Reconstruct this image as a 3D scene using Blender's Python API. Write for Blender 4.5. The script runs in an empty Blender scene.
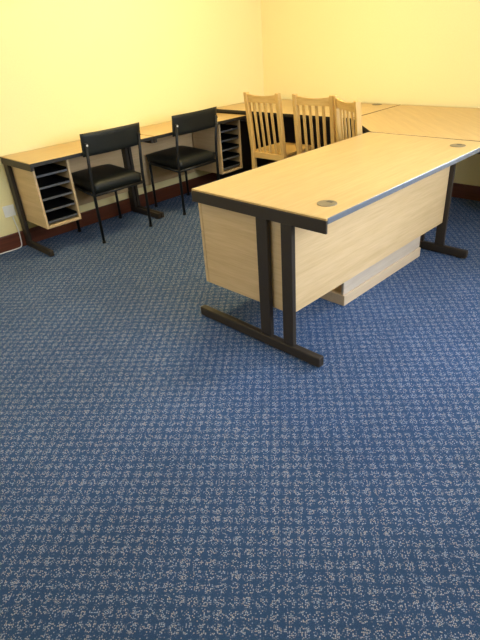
import bpy, bmesh, math, random
from mathutils import Vector, Matrix
random.seed(7)
SC = bpy.context.scene
COL = SC.collection
PI = math.pi

# ------------------------------------------------------------------ materials
def new_mat(name):
    m = bpy.data.materials.new(name); m.use_nodes = True
    nt = m.node_tree
    return m, nt, nt.nodes['Principled BSDF']

def node(nt, kind, **kw):
    n = nt.nodes.new(kind)
    for k, v in kw.items():
        setattr(n, k, v)
    return n

def plain(name, col, rough=.5, metal=0., noise=0., nscale=40., bump=0., spec=.5):
    m, nt, b = new_mat(name)
    b.inputs['Roughness'].default_value = rough
    b.inputs['Metallic'].default_value = metal
    b.inputs['Specular IOR Level'].default_value = spec
    tc = node(nt, 'ShaderNodeTexCoord')
    nz = node(nt, 'ShaderNodeTexNoise')
    nz.inputs['Scale'].default_value = nscale
    nz.inputs['Detail'].default_value = 4
    nt.links.new(tc.outputs['Object'], nz.inputs['Vector'])
    r = node(nt, 'ShaderNodeValToRGB')
    d = noise
    r.color_ramp.elements[0].position = .3
    r.color_ramp.elements[1].position = .7
    r.color_ramp.elements[0].color = (*[c * (1 - d) for c in col], 1)
    r.color_ramp.elements[1].color = (*[min(1, c * (1 + d)) for c in col], 1)
    nt.links.new(nz.outputs['Fac'], r.inputs['Fac'])
    nt.links.new(r.outputs['Color'], b.inputs['Base Color'])
    if bump:
        bp = node(nt, 'ShaderNodeBump')
        bp.inputs['Strength'].default_value = bump
        bp.inputs['Distance'].default_value = .002
        nt.links.new(nz.outputs['Fac'], bp.inputs['Height'])
        nt.links.new(bp.outputs['Normal'], b.inputs['Normal'])
    return m

def wood(name, light, dark, axis='x', rough=.4, rot=0., across=26., along=1.3, contrast=1., spec=.5):
    """grain lines running along one axis of the object's own coordinates"""
    m, nt, b = new_mat(name)
    b.inputs['Roughness'].default_value = rough
    b.inputs['Specular IOR Level'].default_value = spec
    tc = node(nt, 'ShaderNodeTexCoord')
    mr = node(nt, 'ShaderNodeMapping'); mr.inputs['Rotation'].default_value = (0, 0, rot)
    mp = node(nt, 'ShaderNodeMapping')
    s = {'x': (along, across, across), 'y': (across, along, across), 'z': (across, across, along)}[axis]
    mp.inputs['Scale'].default_value = s
    nt.links.new(tc.outputs['Object'], mr.inputs['Vector'])
    nt.links.new(mr.outputs['Vector'], mp.inputs['Vector'])
    n1 = node(nt, 'ShaderNodeTexNoise')
    n1.inputs['Scale'].default_value = 1.; n1.inputs['Detail'].default_value = 5.
    n1.inputs['Roughness'].default_value = .6; n1.inputs['Distortion'].default_value = .4
    nt.links.new(mp.outputs['Vector'], n1.inputs['Vector'])
    n2 = node(nt, 'ShaderNodeTexNoise')
    n2.inputs['Scale'].default_value = 5.5; n2.inputs['Detail'].default_value = 3.
    nt.links.new(mp.outputs['Vector'], n2.inputs['Vector'])
    mx = node(nt, 'ShaderNodeMix'); mx.data_type = 'FLOAT'
    mx.inputs['Factor'].default_value = .45
    nt.links.new(n1.outputs['Fac'], mx.inputs['A']); nt.links.new(n2.outputs['Fac'], mx.inputs['B'])
    r = node(nt, 'ShaderNodeValToRGB')
    w = .16 / contrast
    r.color_ramp.elements[0].position = .5 - w; r.color_ramp.elements[1].position = .5 + w
    r.color_ramp.elements[0].color = (*dark, 1); r.color_ramp.elements[1].color = (*light, 1)
    nt.links.new(mx.outputs['Result'], r.inputs['Fac'])
    nt.links.new(r.outputs['Color'], b.inputs['Base Color'])
    return m

OAK_L, OAK_D = (.57, .385, .165), (.45, .285, .11)
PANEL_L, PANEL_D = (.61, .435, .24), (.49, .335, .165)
M = {}
M['oak_x'] = wood('oak laminate along width', OAK_L, OAK_D, 'x', rough=.32)
M['oak_y'] = wood('oak laminate along length', OAK_L, OAK_D, 'y', rough=.32)
M['oak_d'] = wood('oak laminate diagonal', OAK_L, OAK_D, 'x', rough=.32, rot=PI / 4)
M['oak_pale'] = wood('pale raw board', (.62, .47, .32), (.52, .38, .24), 'y', rough=.6)
M['board_grey'] = wood('pale grey board', (.56, .47, .375), (.46, .37, .285), 'y', rough=.6)
M['oak_z'] = wood('oak laminate upright', OAK_L, OAK_D, 'z', rough=.42)
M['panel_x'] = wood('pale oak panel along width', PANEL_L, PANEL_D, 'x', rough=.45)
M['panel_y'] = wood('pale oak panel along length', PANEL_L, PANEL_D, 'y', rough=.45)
M['beech'] = wood('varnished beech', (.72, .47, .17), (.58, .345, .10), 'z', rough=.35, across=30, along=2.)
M['beech_x'] = wood('varnished beech rail', (.72, .47, .17), (.58, .345, .10), 'x', rough=.35, across=30, along=2.)
M['skirt_y'] = wood('stained skirting side', (.15, .042, .018), (.075, .020, .009), 'y', rough=.35, across=40)
M['skirt_x'] = wood('stained skirting back', (.15, .042, .018), (.075, .020, .009), 'x', rough=.35, across=40)
M['frame'] = plain('dark brown coated steel', (.030, .022, .016), rough=.5, spec=.35, noise=.1, nscale=200)
M['trim'] = plain('blue grey plastic edging', (.115, .125, .145), rough=.2, noise=.05)
M['trim_dark'] = plain('dark brown edging', (.012, .010, .008), rough=.5, noise=.05)
M['tray'] = plain('black plastic tray', (.009, .009, .010), rough=.6, noise=.1, spec=.15)
M['lip'] = plain('grey tray lip', (.085, .088, .095), rough=.4, noise=.05)
M['vinyl'] = plain('black vinyl', (.011, .012, .010), rough=.5, noise=.25, nscale=120, bump=.25, spec=.3)
M['tube'] = plain('black tube', (.009, .009, .009), rough=.45, noise=.1, spec=.3)
M['chrome'] = plain('bright steel', (.85, .85, .85), rough=.3, metal=.4)
M['shade_panel'] = wood('panel in painted shade', (.035, .022, .014), (.022, .013, .008), 'x', rough=.5)  # shade below the back desk is put into this dark colour
M['grommet'] = plain('grey brown grommet', (.16, .125, .07), rough=.45, noise=.15)
M['grommet_dark'] = plain('grommet slot', (.05, .04, .03), rough=.6)
M['white'] = plain('white plastic', (.82, .80, .74), rough=.35, noise=.02)
M['window_white'] = plain('white painted frame', (.8, .8, .78), rough=.4, noise=.02)
M['wall'] = plain('yellow cream paint', (.85, .735, .38), rough=.75, noise=.02, nscale=90, bump=.08, spec=.25)
M['ceiling'] = plain('white ceiling paint', (.82, .79, .70), rough=.85, noise=.02, nscale=60, spec=.2)

def carpet():
    m, nt, b = new_mat('blue patterned carpet')
    L = nt.links.new
    tc = node(nt, 'ShaderNodeTexCoord')
    mp = node(nt, 'ShaderNodeMapping')
    mp.vector_type = 'TEXTURE'
    P = .0390
    mp.inputs['Rotation'].default_value = (0, 0, math.radians(41))
    mp.inputs['Scale'].default_value = (P, P, P)
    L(tc.outputs['Object'], mp.inputs['Vector'])
    # weave wobble
    fr = node(nt, 'ShaderNodeVectorMath', operation='FRACTION'); L(mp.outputs['Vector'], fr.inputs[0])
    sb = node(nt, 'ShaderNodeVectorMath', operation='SUBTRACT'); L(fr.outputs[0], sb.inputs[0]); sb.inputs[1].default_value = (.5, .5, 0)
    fl = node(nt, 'ShaderNodeVectorMath', operation='MULTIPLY'); L(sb.outputs[0], fl.inputs[0]); fl.inputs[1].default_value = (1, 1, 0)
    ln = node(nt, 'ShaderNodeVectorMath', operation='LENGTH'); L(fl.outputs[0], ln.inputs[0])
    mask = node(nt, 'ShaderNodeMapRange'); mask.interpolation_type = 'SMOOTHSTEP'
    mask.inputs['From Min'].default_value = .54; mask.inputs['From Max'].default_value = .34
    L(ln.outputs['Value'], mask.inputs['Value'])
    vo = node(nt, 'ShaderNodeTexVoronoi'); vo.voronoi_dimensions = '2D'
    vo.inputs['Scale'].default_value = 8.5; vo.inputs['Randomness'].default_value = .75
    L(mp.outputs['Vector'], vo.inputs['Vector'])
    sx = node(nt, 'ShaderNodeSeparateColor'); L(vo.outputs['Color'], sx.inputs['Color'])
    pick = node(nt, 'ShaderNodeMapRange'); pick.inputs['From Min'].default_value = .47; pick.inputs['From Max'].default_value = .58
    L(sx.outputs['Red'], pick.inputs['Value'])
    dot = node(nt, 'ShaderNodeMapRange'); dot.inputs['From Min'].default_value = .50; dot.inputs['From Max'].default_value = .26
    L(vo.outputs['Distance'], dot.inputs['Value'])
    a = node(nt, 'ShaderNodeMath', operation='MULTIPLY'); L(pick.outputs[0], a.inputs[0]); L(dot.outputs[0], a.inputs[1])
    a2 = node(nt, 'ShaderNodeMath', operation='MULTIPLY'); L(a.outputs[0], a2.inputs[0]); L(mask.outputs[0], a2.inputs[1])
    # a few stray flecks in the ground between the motifs
    st = node(nt, 'ShaderNodeMapRange'); st.inputs['From Min'].default_value = .97; st.inputs['From Max'].default_value = .99
    L(sx.outputs['Red'], st.inputs['Value'])
    st2 = node(nt, 'ShaderNodeMath', operation='MULTIPLY'); L(st.outputs[0], st2.inputs[0]); L(dot.outputs[0], st2.inputs[1])
    mxx = node(nt, 'ShaderNodeMath', operation='MAXIMUM'); L(a2.outputs[0], mxx.inputs[0]); L(st2.outputs[0], mxx.inputs[1])
    fleck = node(nt, 'ShaderNodeMix'); fleck.data_type = 'RGBA'
    fleck.inputs['A'].default_value = (.42, .355, .335, 1); fleck.inputs['B'].default_value = (.295, .36, .50, 1)
    L(sx.outputs['Green'], fleck.inputs['Factor'])
    nz = node(nt, 'ShaderNodeTexNoise'); nz.inputs['Scale'].default_value = 16.; nz.inputs['Detail'].default_value = 3.
    L(mp.outputs['Vector'], nz.inputs['Vector'])
    ground = node(nt, 'ShaderNodeValToRGB')
    ground.color_ramp.elements[0].position = .3; ground.color_ramp.elements[1].position = .7
    ground.color_ramp.elements[0].color = (.015, .041, .104, 1); ground.color_ramp.elements[1].color = (.035, .084, .195, 1)
    L(nz.outputs['Fac'], ground.inputs['Fac'])
    col = node(nt, 'ShaderNodeMix'); col.data_type = 'RGBA'
    L(mxx.outputs[0], col.inputs['Factor']); L(ground.outputs['Color'], col.inputs['A']); L(fleck.outputs['Result'], col.inputs['B'])
    # worn, slightly duller patches of a used carpet
    nb = node(nt, 'ShaderNodeTexNoise'); nb.inputs['Scale'].default_value = 1.6; nb.inputs['Detail'].default_value = 4.
    L(tc.outputs['Object'], nb.inputs['Vector'])
    wr = node(nt, 'ShaderNodeMapRange'); wr.inputs['From Min'].default_value = .35; wr.inputs['From Max'].default_value = .7
    wr.inputs['To Min'].default_value = .9; wr.inputs['To Max'].default_value = 1.1
    L(nb.outputs['Fac'], wr.inputs['Value'])
    mu = node(nt, 'ShaderNodeVectorMath', operation='SCALE'); L(col.outputs['Result'], mu.inputs[0]); L(wr.outputs[0], mu.inputs['Scale'])
    L(mu.outputs[0], b.inputs['Base Color'])
    b.inputs['Roughness'].default_value = .9
    b.inputs['Specular IOR Level'].default_value = .15
    b.inputs['Sheen Weight'].default_value = .12; b.inputs['Sheen Roughness'].default_value = .4; b.inputs['Sheen Tint'].default_value = (.45, .62, 1, 1)
    bp = node(nt, 'ShaderNodeBump'); bp.inputs['Strength'].default_value = .35; bp.inputs['Distance'].default_value = .003
    L(nz.outputs['Fac'], bp.inputs['Height']); L(bp.outputs['Normal'], b.inputs['Normal'])
    return m
M['carpet'] = carpet()

def emitter(name, col, strength):
    m, nt, b = new_mat(name)
    b.inputs['Base Color'].default_value = (*col, 1)
    b.inputs['Emission Color'].default_value = (*col, 1)
    b.inputs['Emission Strength'].default_value = strength
    return m
M['diffuser'] = emitter('lit diffuser', (1., .86, .60), 3.)

def glass():
    m, nt, b = new_mat('window glass')
    out = nt.nodes['Material Output']; nt.nodes.remove(b)
    t = node(nt, 'ShaderNodeBsdfTransparent'); g = node(nt, 'ShaderNodeBsdfGlossy'); g.inputs['Roughness'].default_value = .02
    fz = node(nt, 'ShaderNodeFresnel'); fz.inputs['IOR'].default_value = 1.45
    mx = node(nt, 'ShaderNodeMixShader')
    nt.links.new(fz.outputs[0], mx.inputs[0]); nt.links.new(t.outputs[0], mx.inputs[1]); nt.links.new(g.outputs[0], mx.inputs[2])
    nt.links.new(mx.outputs[0], out.inputs['Surface'])
    return m
M['glass'] = glass()

# ------------------------------------------------------------------ mesh helpers
def box(bm, x0, x1, y0, y1, z0, z1, bev=.0015, seg=1, mi=0):
    vs = [bm.verts.new((x, y, z)) for z in (z0, z1) for y in (y0, y1) for x in (x0, x1)]
    idx = [(0, 2, 3, 1), (4, 5, 7, 6), (0, 1, 5, 4), (2, 6, 7, 3), (0, 4, 6, 2), (1, 3, 7, 5)]
    fs = [bm.faces.new([vs[i] for i in f]) for f in idx]
    for f in fs: f.material_index = mi
    if bev > 0:
        es = list({e for f in fs for e in f.edges})
        bmesh.ops.bevel(bm, geom=es, offset=min(bev, .45 * min(x1 - x0, y1 - y0, z1 - z0)), segments=seg, profile=.5, affect='EDGES')
    return bm

def prism(bm, pts, z0, z1, bev=.0015):
    lo = [bm.verts.new((x, y, z0)) for x, y in pts]; hi = [bm.verts.new((x, y, z1)) for x, y in pts]
    n = len(pts)
    fs = [bm.faces.new(list(reversed(lo))), bm.faces.new(hi)]
    fs += [bm.faces.new((lo[i], lo[(i + 1) % n], hi[(i + 1) % n], hi[i])) for i in range(n)]
    if bev:
        es = list({e for f in fs for e in f.edges})
        bmesh.ops.bevel(bm, geom=es, offset=bev, segments=1, profile=.5, affect='EDGES')
    return bm

def ring(bm, outer, inner, z0, z1):
    n = len(outer)
    v = [[bm.verts.new((x, y, z)) for x, y in pts] for pts in (outer, inner) for z in (z0, z1)]
    ol, oh, il, ih = v
    for i in range(n):
        j = (i + 1) % n
        bm.faces.new((ol[i], ol[j], oh[j], oh[i]))
        bm.faces.new((il[j], il[i], ih[i], ih[j]))
        bm.faces.new((oh[i], oh[j], ih[j], ih[i]))
        bm.faces.new((ol[j], ol[i], il[i], il[j]))
    return bm

def tube(bm, pts, r, n=10, mi=0, cap=True):
    pts = [Vector(p) for p in pts]
    rings = []
    up = None
    for i, p in enumerate(pts):
        if i == 0: t = pts[1] - p
        elif i == len(pts) - 1: t = p - pts[i - 1]
        else: t = (pts[i + 1] - p).normalized() + (p - pts[i - 1]).normalized()
        t.normalize()
        if up is None:
            up = t.orthogonal().normalized()
        else:
            up = (up - t * up.dot(t)).normalized()
        s = t.cross(up)
        rings.append([bm.verts.new(p + (up * math.cos(2 * PI * k / n) + s * math.sin(2 * PI * k / n)) * r) for k in range(n)])
    for a, b in zip(rings, rings[1:]):
        for k in range(n):
            f = bm.faces.new((a[k], a[(k + 1) % n], b[(k + 1) % n], b[k])); f.smooth = True; f.material_index = mi
    if cap:
        bm.faces.new(list(reversed(rings[0]))).material_index = mi
        bm.faces.new(rings[-1]).material_index = mi
    return bm

def bar(bm, p0, p1, wx, wy, bev=.003):
    """square bar from p0 to p1, width wx along world x, wy along y, may lean"""
    p0, p1 = Vector(p0), Vector(p1)
    q = [(-1, -1), (1, -1), (1, 1), (-1, 1)]
    lo = [bm.verts.new(p0 + Vector((a * wx / 2, b * wy / 2, 0))) for a, b in q]
    hi = [bm.verts.new(p1 + Vector((a * wx / 2, b * wy / 2, 0))) for a, b in q]
    fs = [bm.faces.new(list(reversed(lo))), bm.faces.new(hi)]
    fs += [bm.faces.new((lo[i], lo[(i + 1) % 4], hi[(i + 1) % 4], hi[i])) for i in range(4)]
    if bev:
        bmesh.ops.bevel(bm, geom=list({e for f in fs for e in f.edges}), offset=bev, segments=2, profile=.5, affect='EDGES')
    return bm

def disc(bm, x, y, z0, z1, r, n=28, mi=0):
    return tube(bm, [(x, y, z0), (x, y, z1)], r, n, mi)

def grid_solid(bm, nx, nz, f_front, f_back, mi=0):
    """closed slab between two functions of (u,v) in -1..1"""
    A = [[bm.verts.new(f_front(-1 + 2 * i / nx, -1 + 2 * j / nz)) for i in range(nx + 1)] for j in range(nz + 1)]
    Bk = [[bm.verts.new(f_back(-1 + 2 * i / nx, -1 + 2 * j / nz)) for i in range(nx + 1)] for j in range(nz + 1)]
    for j in range(nz):
        for i in range(nx):
            bm.faces.new((A[j][i], A[j][i + 1], A[j + 1][i + 1], A[j + 1][i]))
            bm.faces.new((Bk[j][i + 1], Bk[j][i], Bk[j + 1][i], Bk[j + 1][i + 1]))
    for j in range(nz):
        bm.faces.new((A[j][0], A[j + 1][0], Bk[j + 1][0], Bk[j][0]))
        bm.faces.new((A[j + 1][nx], A[j][nx], Bk[j][nx], Bk[j + 1][nx]))
    for i in range(nx):
        bm.faces.new((A[0][i + 1], A[0][i], Bk[0][i], Bk[0][i + 1]))
        bm.faces.new((A[nz][i], A[nz][i + 1], Bk[nz][i + 1], Bk[nz][i]))
    bmesh.ops.recalc_face_normals(bm, faces=bm.faces[:])
    return bm

def obj(name, bm, mats, parent=None, off=(0, 0, 0), smooth=False):
    if any(off):
        bmesh.ops.translate(bm, verts=bm.verts[:], vec=-Vector(off))
    bmesh.ops.recalc_face_normals(bm, faces=bm.faces[:])
    me = bpy.data.meshes.new(name)
    if smooth:
        for f in bm.faces: f.smooth = True
    bm.to_mesh(me); bm.free()
    for m in (mats if isinstance(mats, (list, tuple)) else [mats]):
        me.materials.append(m)
    o = bpy.data.objects.new(name, me); COL.objects.link(o)
    if parent is not None: o.parent = parent
    return o

def tag(o, label, cat, group=None):
    o['label'] = label; o['category'] = cat
    if group: o['group'] = group
    return o

def thing(name, label, cat, loc=(0, 0, 0), rotz=0., group=None):
    o = bpy.data.objects.new(name, None); COL.objects.link(o)
    o.location = loc; o.rotation_euler = (0, 0, rotz); o.empty_display_size = .1
    return tag(o, label, cat, group)

def struct(name, bm, mats, parent=None):
    o = obj(name, bm, mats, parent)
    if parent is None: o['kind'] = 'structure'
    return o

def dup(root, loc, rotz, label):
    r = root.copy(); COL.objects.link(r); r.location = loc; r.rotation_euler = (0, 0, rotz); r['label'] = label
    for ch in list(root.children):
        c = ch.copy(); COL.objects.link(c); c.parent = r
        for g in list(ch.children):
            d = g.copy(); COL.objects.link(d); d.parent = c
    return r

N = bmesh.new

# ------------------------------------------------------------------ the room
RX, RY, RZ = 4.75, -5.7, 2.55          # right wall, wall behind the viewer, ceiling
T = .12
struct('floor', box(N(), -T, RX + T, RY - T, T, -.06, 0, 0), M['carpet'])
struct('ceiling', box(N(), -T, RX + T, RY - T, T, RZ, RZ + .1, 0), M['ceiling'])
struct('wall_left', box(N(), -T, 0, RY - T, T, 0, RZ, 0), M['wall'])
UX0, UX1 = 3.1, 4.5
bm = N()
box(bm, 0, UX0, 0, T, 0, RZ, 0); box(bm, UX1, RX, 0, T, 0, RZ, 0)
box(bm, UX0, UX1, 0, T, 0, .95, 0); box(bm, UX0, UX1, 0, T, 2.2, RZ, 0)
struct('wall_back', bm, M['wall'])
VX0, VX1 = 1.2, 3.0  # opening for the added fill window
bm = N()
box(bm, 0, VX0, RY - T, RY, 0, RZ, 0); box(bm, VX1, RX, RY - T, RY, 0, RZ, 0)
box(bm, VX0, VX1, RY - T, RY, 0, .95, 0); box(bm, VX0, VX1, RY - T, RY, 2.2, RZ, 0)
struct('wall_front', bm, M['wall'])
WY0, WY1, WZ0, WZ1 = -3.15, -1.25, .95, 2.2
bm = N()
box(bm, RX, RX + T, RY - T, WY0, 0, RZ, 0); box(bm, RX, RX + T, WY1, T, 0, RZ, 0)
box(bm, RX, RX + T, WY0, WY1, 0, WZ0, 0); box(bm, RX, RX + T, WY0, WY1, WZ1, RZ, 0)
struct('wall_right', bm, M['wall'])
bm = N()
w = .06
box(bm, RX + .03, RX + .09, WY0, WY1, WZ0, WZ0 + w); box(bm, RX + .03, RX + .09, WY0, WY1, WZ1 - w, WZ1)
for yy in (WY0, (WY0 + WY1) / 2 - w / 2, WY1 - w):
    box(bm, RX + .03, RX + .09, yy, yy + w, WZ0 + w, WZ1 - w)
win = struct('window_1', bm, M['window_white'])
struct('pane', box(N(), RX + .055, RX + .061, WY0 + w, (WY0 + WY1) / 2 - w / 2, WZ0 + w, WZ1 - w, 0), M['glass'], win)
struct('pane', box(N(), RX + .055, RX + .061, (WY0 + WY1) / 2 + w / 2, WY1 - w, WZ0 + w, WZ1 - w, 0), M['glass'], win)
bm = N()
box(bm, VX0, VX1, RY - .09, RY - .03, WZ0, WZ0 + w); box(bm, VX0, VX1, RY - .09, RY - .03, WZ1 - w, WZ1)
for xx in (VX0, (VX0 + VX1) / 2 - w / 2, VX1 - w):
    box(bm, xx, xx + w, RY - .09, RY - .03, WZ0 + w, WZ1 - w)
win = struct('window_added', bm, M['window_white'])  # window added behind the viewer, lets fill light onto the desk's near end
struct('pane', box(N(), VX0 + w, (VX0 + VX1) / 2 - w / 2, RY - .061, RY - .055, WZ0 + w, WZ1 - w, 0), M['glass'], win)
struct('pane', box(N(), (VX0 + VX1) / 2 + w / 2, VX1 - w, RY - .061, RY - .055, WZ0 + w, WZ1 - w, 0), M['glass'], win)
bm = N()
box(bm, UX0, UX1, .03, .09, WZ0, WZ0 + w); box(bm, UX0, UX1, .03, .09, WZ1 - w, WZ1)
for xx in (UX0, (UX0 + UX1) / 2 - w / 2, UX1 - w):
    box(bm, xx, xx + w, .03, .09, WZ0 + w, WZ1 - w)
win = struct('window_3', bm, M['window_white'])
struct('pane', box(N(), UX0 + w, (UX0 + UX1) / 2 - w / 2, .055, .061, WZ0 + w, WZ1 - w, 0), M['glass'], win)
struct('pane', box(N(), (UX0 + UX1) / 2 + w / 2, UX1 - w, .055, .061, WZ0 + w, WZ1 - w, 0), M['glass'], win)
SK = .12
def skirting(name, x0, x1, y0, y1, m):
    struct(name, box(N(), x0, x1, y0, y1, 0, SK, .004, 2), M[m])
skirting('baseboard_left', 0, .017, RY + .018, -.018, 'skirt_y')
skirting('baseboard_back', 0, RX, -.017, 0, 'skirt_x')
skirting('baseboard_right', RX - .017, RX, RY + .018, -.018, 'skirt_y')
skirting('baseboard_front', 0, RX, RY, RY + .017, 'skirt_x')

# ------------------------------------------------------------------ shared desk pieces
def rect(x0, x1, y0, y1, d=0.):
    return [(x0 + d, y0 + d), (x1 - d, y0 + d), (x1 - d, y1 - d), (x0 + d, y1 - d)]

def grommet(root, x, y, z, off):
    bm = N()
    disc(bm, x, y, z - .004, z + .0025, .043)
    g = obj('cable_grommet', bm, M['grommet'], root, off)
    bm = N(); box(bm, x - .014, x + .014, y + .012, y + .030, z + .0022, z + .0032, 0)
    obj('cable_slot', bm, M['grommet_dark'], g, off)

# ------------------------------------------------------------------ the large desk in the middle
XA, XB, YA, YB, H = 2.026, 2.837, -2.778, -1.190, .725
R0 = (2.43, -1.98, 0)
desk = thing('office_desk', 'large oak laminate desk in the foreground on black T-shaped steel legs', 'desk', R0)
bm = N()
prism(bm, [(XA + .005, YA + .009), (XB - .005, YA + .009), (XB - .005, YB - .003), (XA + .005, YB - .003)], .70, H, .0008)
box(bm, XA + .001, XB - .001, YA, YA + .009, .7165, H, .001)
top = obj('desktop', bm, M['oak_y'], desk, R0)
bm = N()
for (a, b, c, d) in ((XA, XA + .005, YA + .009, YB), (XB - .005, XB, YA + .009, YB), (XA + .005, XB - .005, YB - .003, YB)):
    box(bm, a, b, c, d, .700, H, .0028 if b - a < .1 else .001, 3)
obj('edge_trim', bm, M['trim'], top, R0)['label'] = 'blue-grey plastic edging round the desktop'
grommet(desk, 2.721, -2.616, H, R0)
grommet(desk, 2.711, -1.345, H, R0)
def t_frame(root, y0, y1, off, ztop, fx=1.992, near=True):
    bm = N()
    if near: box(bm, XA, XB, y0, YA + .0085, .662, ztop, .002, 2)
    box(bm, XA + .02, XB - .02, YA + .0085 if near else y0, y1, .662, .699, .003, 2)
    f = obj('leg_frame', bm, M['frame'], root, off)
    f['label'] = 'dark steel T-shaped leg frame'
    for x, x2 in ((2.450, 2.516), (2.596, 2.658)):
        obj('upright', box(N(), x, x2, y0 + .003, y1 - .003, .056, .662, .004, 2), M['frame'], f, off)
    bm = N()
    box(bm, fx, 2.816, y0 - .002, y1 + .002, .006, .056, .005, 2)
    for x in (fx + .04, 2.77): box(bm, x - .018, x + .018, y0 + .004, y1 - .004, 0, .007, .001)
    obj('foot', bm, M['frame'], f, off)
t_frame(desk, YA - .003, YA + .030, R0, .7160)
t_frame(desk, YB - .034, YB - .004, R0, .699, 2.032, False)
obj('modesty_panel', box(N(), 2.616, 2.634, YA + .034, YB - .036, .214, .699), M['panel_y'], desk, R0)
PX0, PX1, PY0, PY1, PZ0 = 2.046, 2.613, YA + .034, YA + .42, .208
bm = N()
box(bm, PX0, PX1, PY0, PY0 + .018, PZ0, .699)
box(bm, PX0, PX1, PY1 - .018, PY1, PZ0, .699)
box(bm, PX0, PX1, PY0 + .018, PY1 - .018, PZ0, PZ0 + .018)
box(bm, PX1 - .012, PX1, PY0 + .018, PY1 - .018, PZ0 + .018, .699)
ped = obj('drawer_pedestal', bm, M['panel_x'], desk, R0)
zz = PZ0
for hgt in (.285, .200):
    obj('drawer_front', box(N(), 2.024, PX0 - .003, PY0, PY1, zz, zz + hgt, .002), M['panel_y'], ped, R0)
    bm = N(); yc = (PY0 + PY1) / 2; zc = zz + hgt - .05
    tube(bm, [(2.0235, yc - .05, zc), (2.004, yc - .05, zc), (2.004, yc + .05, zc), (2.0235, yc + .05, zc)], .004, 8)
    obj('drawer_handle', bm, M['frame'], ped, R0)
    zz += hgt + .003

# low pale box lying under the desk
RB = (2.42, -1.77, 0)
low = thing('plinth_box', 'low pale wooden plinth box on the carpet under the foreground desk', 'box', RB)
obj('base_board', box(N(), 2.29, 2.562, -2.212, -1.340, 0, .064, .002), M['oak_pale'], low, RB)
obj('front_board', box(N(), 2.536, 2.554, -2.209, -1.343, .064, .195, .003), M['board_grey'], low, RB)['label'] = 'paler front board'
obj('rear_board', box(N(), 2.293, 2.311, -2.209, -1.343, .064, .195, .002), M['oak_pale'], low, RB)

# ------------------------------------------------------------------ desk along the back wall
BX0, BX1, BY0, BY1 = .006, 1.610, -.772, -.020
R1 = (.81, -.4, 0)
bd = thing('office_desk', 'long oak laminate desk against the back wall behind the wooden chairs', 'desk', R1)
top = obj('desktop', prism(N(), rect(BX0, BX1, BY0, BY1, .003), .70, H), M['oak_x'], bd, R1)
obj('edge_trim', ring(N(), rect(BX0, BX1, BY0, BY1), rect(BX0, BX1, BY0, BY1, .0028), .70, H - .001), M['trim_dark'], top, R1)['label'] = 'dark edging round the desktop'
obj('shade_end_panel', box(N(), .020, .038, BY0 + .02, BY1 - .005, 0, .699), M['shade_panel'], bd, R1)['label'] = 'added dark end panel standing in for under-desk shade'  # added dark sheet, paints the shade on the wall under the desk
for x in (BX1 - .05,):
    f = obj('leg_frame', box(N(), x, x + .03, BY0 + .02, BY1 - .02, .66, .699, .003), M['frame'], bd, R1)
    obj('upright', box(N(), x + .002, x + .028, -.22, -.15, .056, .66, .003), M['frame'], f, R1)
    obj('foot', box(N(), x, x + .03, -.70, -.05, 0, .056, .004), M['frame'], f, R1)
obj('modesty_panel', box(N(), .040, BX1 - .052, -.140, -.122, .135, .699), M['shade_panel'], bd, R1)['label'] = 'modesty panel with under-desk shade put into its dark colour'  # dark tone stands in for shade behind the wooden chairs
grommet(bd, 1.417, -.085, H, R1)

# ------------------------------------------------------------------ corner unit joining the two
R2 = (2.3, -.5, 0)
cu = thing('corner_desk', 'oak corner desk unit with cut inner corner beyond the foreground desk', 'desk', R2)
CP = [(1.619, -.020), (1.619, -.772), (2.034, -1.178), (2.837, -1.178), (2.837, -.020)]
cx, cy = 2.3, -.5
def inset(pts, d):
    n = len(pts); out = []
    for i in range(n):
        a, b, c = Vector(pts[i - 1]), Vector(pts[i]), Vector(pts[(i + 1) % n])
        e1 = (b - a).normalized(); e2 = (c - b).normalized()
        n1 = Vector((-e1.y, e1.x)); n2 = Vector((-e2.y, e2.x))
        k = d / (1 + n1.dot(n2))
        q = b + (n1 + n2) * k
        out.append((q.x, q.y))
    return out
top = obj('desktop', prism(N(), inset(CP, .003), .70, H), M['oak_d'], cu, R2)
obj('edge_trim', ring(N(), CP, inset(CP, .0028), .70, H - .001), M['trim_dark'], top, R2)['label'] = 'dark edging round the desktop'
obj('leg', box(N(), 1.66, 1.73, -.11, -.04, 0, .699, .003), M['frame'], cu, R2)
obj('side_panel', box(N(), 2.805, 2.823, -.44, -.04, 0, .699, .002), M['oak_y'], cu, R2)

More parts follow.
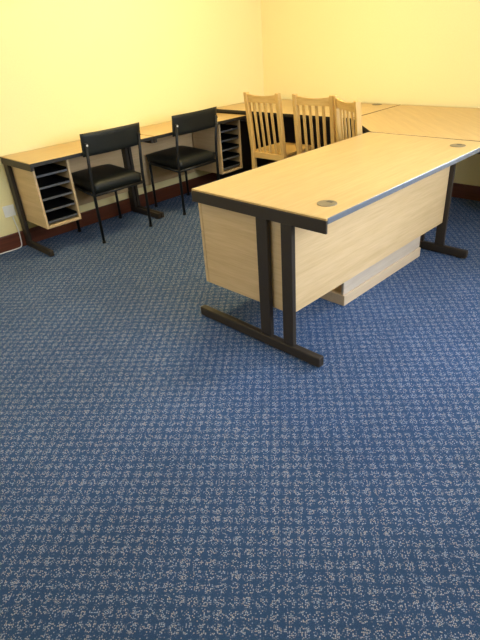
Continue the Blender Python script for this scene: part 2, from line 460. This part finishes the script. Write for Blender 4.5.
# ------------------------------------------------------------------ two narrow desks along the left wall
LD, LH = .493, .692
def narrow_desk(y0, y1, ped_y0, ped_y1, label):
    R = (.25, (y0 + y1) / 2, 0)
    d = thing('narrow_desk', label, 'desk', R, group='narrow desks along the left wall')
    t = obj('desktop', prism(N(), rect(.006, LD, y0, y1, .003), LH - .025, LH), M['oak_y'], d, R)
    # edging along the front and wall side only; the steel frames cap the two ends
    bm = N()
    box(bm, LD - .0028, LD, y0, y1, LH - .025, LH - .001, .0006); box(bm, .006, .0088, y0, y1, LH - .025, LH - .001, .0006)
    obj('edge_trim', bm, M['trim_dark'], t, R)['label'] = 'dark edging round the desktop'
    for ya in (y0, y1 - .028):
        bm = N()
        box(bm, .020, LD - .006, ya + .003, ya + .025, LH - .052, LH - .0255, .003, 2)
        lip = ya - .003 if ya == y0 else ya + .0285
        box(bm, .010, LD, min(lip, lip), lip + .0025, LH - .052, LH - .004, .0008)
        f = obj('leg_frame', bm, M['frame'], d, R); f['label'] = 'dark steel C-shaped leg frame'
        obj('upright', box(N(), .020, .092, ya, ya + .028, .050, LH - .052, .004, 2), M['frame'], f, R)
        bm = N(); box(bm, .022, .432, ya - .001, ya + .029, .005, .050, .005, 2)
        for x in (.06, .39): box(bm, x - .015, x + .015, ya + .003, ya + .025, 0, .006, .001)
        obj('foot', bm, M['frame'], f, R)
    py0 = y0 + .030 if ped_y0 > y0 + .4 else ped_y1 + .002
    py1 = ped_y0 - .002 if ped_y0 > y0 + .4 else y1 - .030
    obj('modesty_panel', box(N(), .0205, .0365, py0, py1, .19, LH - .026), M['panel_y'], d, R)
    # open tray unit
    a, b, z0, z1, xf = ped_y0, ped_y1, .208, LH - .026, .425
    bm = N()
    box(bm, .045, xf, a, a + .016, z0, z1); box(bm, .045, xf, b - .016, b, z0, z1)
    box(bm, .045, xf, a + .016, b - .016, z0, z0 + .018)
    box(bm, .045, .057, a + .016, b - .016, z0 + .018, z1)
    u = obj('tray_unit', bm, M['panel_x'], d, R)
    for k in range(5):
        zb = z0 + .034 + k * .083
        bm = N()
        box(bm, .06, xf - .016, a + .018, b - .018, zb, zb + .003, 0)
        for q in (a + .018, b - .021): box(bm, .06, xf - .016, q, q + .003, zb + .003, zb + .030, 0)
        box(bm, xf - .016, xf - .012, a + .018, b - .018, zb, zb + .016, .001, 1, 1)
        obj('tray', bm, [M['tray'], M['lip']], u, R)['label'] = 'black plastic tray with a grey front lip'
    return d
narrow_desk(-2.896, -1.858, -2.864, -2.584, 'narrow oak desk at the left edge, with open trays at its near end')
narrow_desk(-1.850, -.782, -1.086, -.814, 'narrow oak desk near the room corner, with open trays at its far end')

# ------------------------------------------------------------------ black chairs
def black_chair(label, loc, rz):
    t = thing('visitor_chair', label, 'chair', loc, rz, 'black chairs at the left wall desks')
    bm = N()       # seat cushion: crowned, rounded
    def sup(u, p=5): return (1 - abs(u) ** p)
    def f_top(u, v): return (u * .213, .010 + v * .222, .458 + .022 * min(1, sup(u) ** .6) * min(1, sup(v) ** .6) + .010 * v)
    def f_bot(u, v): return (u * .213 * .97, .010 + v * .222 * .97, .392 + .016 * v)
    grid_solid(bm, 14, 14, f_top, f_bot)
    obj('seat', bm, M['vinyl'], t, smooth=True)
    bm = N()       # curved back pad
    def yb(u): return -.236 - .020 * (1 - u * u)
    def rnd(u, v): return .016 * min(1, (1 - abs(u) ** 8) ** .5) * min(1, (1 - abs(v) ** 6) ** .5)
    def bf(u, v): return (u * .254, yb(u) - .010 * v + .012 + rnd(u, v), .742 + v * .080)
    def bb(u, v): return (u * .254, yb(u) - .010 * v + .008 - rnd(u, v) * .4, .742 + v * .080)
    grid_solid(bm, 18, 8, bf, bb)
    obj('backrest', bm, M['vinyl'], t, smooth=True)
    r = .0115
    for s in (-1, 1):
        bm = N()
        tube(bm, [(s * .2275, -.212, .012), (s * .2275, -.212, .44), (s * .2275, -.222, .56), (s * .2275, -.248, .755)], r, 12)
        tube(bm, [(s * .2275, -.212, 0), (s * .2275, -.212, .016)], r + .003, 12)
        lg = obj('leg', bm, M['tube'], t)
        tube_b = N(); tube(tube_b, [(s * .2275, -.2555, .742), (s * .2275, -.2620, .7415)], .0070, 12)
        o = obj('bolt', tube_b, M['chrome'] if s < 0 else M['tube'], lg)
        if s < 0: o['label'] = 'bright steel bolt'
    for s in (-1, 1):
        bm = N()
        tube(bm, [(s * .205, .205, .012), (s * .205, .205, .40)], r, 12)
        tube(bm, [(s * .205, .205, 0), (s * .205, .205, .016)], r + .003, 12)
        obj('leg', bm, M['tube'], t)
    bm = N()
    for s in (-1, 1): tube(bm, [(s * .205, .2, .397), (s * .224, -.21, .372)], .010, 10)
    tube(bm, [(-.205, .205, .397), (.205, .205, .397)], .010, 10)
    tube(bm, [(-.225, -.210, .373), (.225, -.210, .373)], .010, 10)
    obj('seat_frame', bm, M['tube'], t)
    return t
ch = black_chair('black vinyl chair nearest the left edge, tucked under the first narrow desk', (.300, -2.258, 0), PI / 2)
dup(ch, (.300, -1.450, 0), PI / 2 + .04, 'black vinyl chair nearer the room corner, beside the wooden chairs')

# ------------------------------------------------------------------ wooden slat-back chairs
def wooden_chair(label, loc, rz):
    t = thing('wooden_chair', label, 'chair', loc, rz, 'wooden slat-back chairs')
    W = .173
    lean = lambda z: 0. if z < .45 else -(z - .45) * .12
    for s in (-1, 1):
        bm = N()
        x = s * W
        segs = [(0, 0), (.44, 0), (.66, lean(.66)), (.925, lean(.925))]
        q = [(-1, -1), (1, -1), (1, 1), (-1, 1)]
        rows = []
        for z, dy in segs:
            hw, hd = .017, (.019 if z else .016)
            rows.append([bm.verts.new((x + a * hw, dy + b * hd, z)) for a, b in q])
        fs = [bm.faces.new(list(reversed(rows[0]))), bm.faces.new(rows[-1])]
        for A, B in zip(rows, rows[1:]):
            fs += [bm.faces.new((A[i], A[(i + 1) % 4], B[(i + 1) % 4], B[i])) for i in range(4)]
        es = [e for e in bm.edges if not (abs(e.verts[0].co.z - e.verts[1].co.z) < 1e-6 and 0 < e.verts[0].co.z < .9)]
        bmesh.ops.bevel(bm, geom=es, offset=.004, segments=2, profile=.5, affect='EDGES')
        obj('leg', bm, M['beech'], t)
    for s in (-1, 1):
        obj('leg', bar(N(), (s * W, .37, 0), (s * W, .37, .425), .036, .036, .004), M['beech'], t)
    # crest rail, its upper edge dipping towards the middle
    bm = N()
    def zt(u): return .912 - .012 * (1 - u * u)
    def yr(u, z): return lean(z) - .010 * (1 - u * u)
    def cf(u, v):
        z = .848 + (v + 1) / 2 * (zt(u) - .848); return (u * (W - .0165), yr(u, z) + .010, z)
    def cb(u, v):
        z = .848 + (v + 1) / 2 * (zt(u) - .848); return (u * (W - .0165), yr(u, z) - .010, z)
    grid_solid(bm, 12, 2, cf, cb)
    obj('crest_rail', bm, M['beech_x'], t)
    for k in range(4):
        x = -W + .017 + (2 * W - .034) * (k + 1) / 5
        bm = N()
        u = x / W
        bar(bm, (x, lean(.44), .436), (x, yr(u, .852), .852), .023, .012, .002)
        obj('slat', bm, M['beech'], t)
    obj('seat_rail', box(N(), -W + .0175, W - .0175, -.012, .012, .385, .437, .003), M['beech_x'], t)['label'] = 'rear seat rail'
    bm = N()
    for s in (-1, 1): box(bm, s * W - .011, s * W + .011, .0195, .351, .375, .424, .003)
    box(bm, -W + .0185, W - .0185, .359, .381, .375, .424, .003)
    obj('apron', bm, M['beech_x'], t)
    bm = N()
    box(bm, -W - .018, W + .018, .021, .400, .4255, .445, .006, 2)
    obj('seat', bm, M['beech_x'], t)
    return t
wc = wooden_chair('slat-back wooden chair furthest left, nearest the black chairs', (.926, -.992, 0), 0)
dup(wc, (1.448, -.992, 0), 0, 'middle slat-back wooden chair of the row, facing the back wall')
dup(wc, (1.845, -1.108, 0), math.radians(-32), 'slat-back wooden chair turned at an angle, beside the far end of the foreground desk')

# ------------------------------------------------------------------ socket and cable on the left wall
s = thing('wall_socket', 'white wall socket on the left wall behind the nearest narrow desk', 'socket', (0, -2.945, .295))
obj('plate', box(N(), .0005, .010, -.043, .043, -.043, .043, .003, 2), M['white'], s)
bm = N(); box(bm, .010, .013, -.012, .012, -.030, .006, .001); box(bm, .010, .014, .016, .030, .014, .034, .001)
obj('switch', bm, M['white'], s)
bm = N()
pts = [(.060, -3.75, .0045), (.050, -3.45, .0045), (.036, -3.20, .0045), (.030, -3.09, .0045), (.034, -3.02, .0045), (.030, -2.965, .0045), (.0245, -2.945, .006), (.0235, -2.932, .03), (.022, -2.926, .12), (.013, -2.930, .20), (.011, -2.935, .249)]
P = [Vector(p) for p in pts]; fine = []
for i in range(len(P) - 1):
    p0, p1, p2, p3 = P[max(i - 1, 0)], P[i], P[i + 1], P[min(i + 2, len(P) - 1)]
    for k in range(6):
        u = k / 6
        fine.append(.5 * ((2 * p1) + (p2 - p0) * u + (2 * p0 - 5 * p1 + 4 * p2 - p3) * u * u + (3 * p1 - p0 - 3 * p2 + p3) * u ** 3))
fine.append(P[-1])
tube(bm, fine, .0042, 8)
tag(obj('power_cable', bm, M['white']), 'white cable lying along the skirting at the left edge', 'cable')

# ------------------------------------------------------------------ ceiling lights
def ceiling_light(x, y, label, power):
    t = thing('ceiling_light', label, 'lamp', (x, y, RZ), group='ceiling lights')
    bm = N(); box(bm, -.30, .30, -.30, .30, -.06, 0, .004)
    obj('housing', bm, M['white'], t)
    obj('diffuser', box(N(), -.27, .27, -.27, .27, -.072, -.0605, .002), M['diffuser'], t)
    L = bpy.data.lights.new('ceiling lamp', 'AREA'); L.shape = 'RECTANGLE'; L.size = .54; L.size_y = .54
    L.energy = power; L.color = (1., .785, .36)
    o = bpy.data.objects.new('ceiling_lamp_light', L); COL.objects.link(o); o.location = (x, y, RZ - .08)
ceiling_light(1.3, -1.7, 'square ceiling light over the desks', 38)
ceiling_light(1.6, -3.8, 'square ceiling light nearer the viewer', 5)

# ------------------------------------------------------------------ daylight and added fill
L = bpy.data.lights.new('daylight', 'AREA'); L.shape = 'RECTANGLE'; L.size = WY1 - WY0 + .4; L.size_y = WZ1 - WZ0 + .4
L.energy = 190; L.color = (.76, .86, 1.)
o = bpy.data.objects.new('daylight', L); COL.objects.link(o)
o.location = (RX + .35, (WY0 + WY1) / 2, 1.65)
o.rotation_euler = Vector((-1, 0, -.12)).to_track_quat('-Z', 'Y').to_euler()
L = bpy.data.lights.new('added fill behind', 'AREA'); L.shape = 'RECTANGLE'; L.size = VX1 - VX0 + .3; L.size_y = WZ1 - WZ0 + .3  # added fill light from behind the viewer, for the surfaces facing it
L.energy = 45; L.color = (.86, .92, 1.)
o = bpy.data.objects.new('added_fill_behind', L); COL.objects.link(o)
o.location = ((VX0 + VX1) / 2, RY - .35, 1.6)
o.rotation_euler = Vector((0, 1, -.1)).to_track_quat('-Z', 'Z').to_euler()
L = bpy.data.lights.new('daylight back', 'AREA'); L.shape = 'RECTANGLE'; L.size = UX1 - UX0 + .3; L.size_y = WZ1 - WZ0 + .3
L.energy = 240; L.color = (.76, .86, 1.)
o = bpy.data.objects.new('daylight_back', L); COL.objects.link(o)
o.location = ((UX0 + UX1) / 2, .35, 1.65)
o.rotation_euler = Vector((0, -1, -.12)).to_track_quat('-Z', 'Z').to_euler()
w = bpy.data.worlds.new('World'); SC.world = w; w.use_nodes = True
bg = w.node_tree.nodes['Background']; bg.inputs[0].default_value = (.75, .87, 1, 1); bg.inputs[1].default_value = 1.0

# ------------------------------------------------------------------ camera
cam = bpy.data.cameras.new('Camera'); co = bpy.data.objects.new('Camera', cam); COL.objects.link(co)
Rv = Vector((.71188721, .6992417, -.06540374)); Uv = Vector((-.31069778, .39709255, .86358809)); Fv = Vector((-.62982814, .59445652, -.49993795))
co.matrix_world = Matrix(((Rv.x, Uv.x, -Fv.x, 3.96062), (Rv.y, Uv.y, -Fv.y, -4.34263), (Rv.z, Uv.z, -Fv.z, 1.39363), (0, 0, 0, 1)))
cam.sensor_fit = 'HORIZONTAL'; cam.sensor_width = 36; cam.lens = 505.6087 / 480 * 36; cam.clip_start = .02
SC.camera = co
SC.view_settings.view_transform = 'Standard'; SC.view_settings.look = 'None'
SC.view_settings.exposure = 0.15; SC.view_settings.gamma = 1; SC.view_settings.use_curve_mapping = False
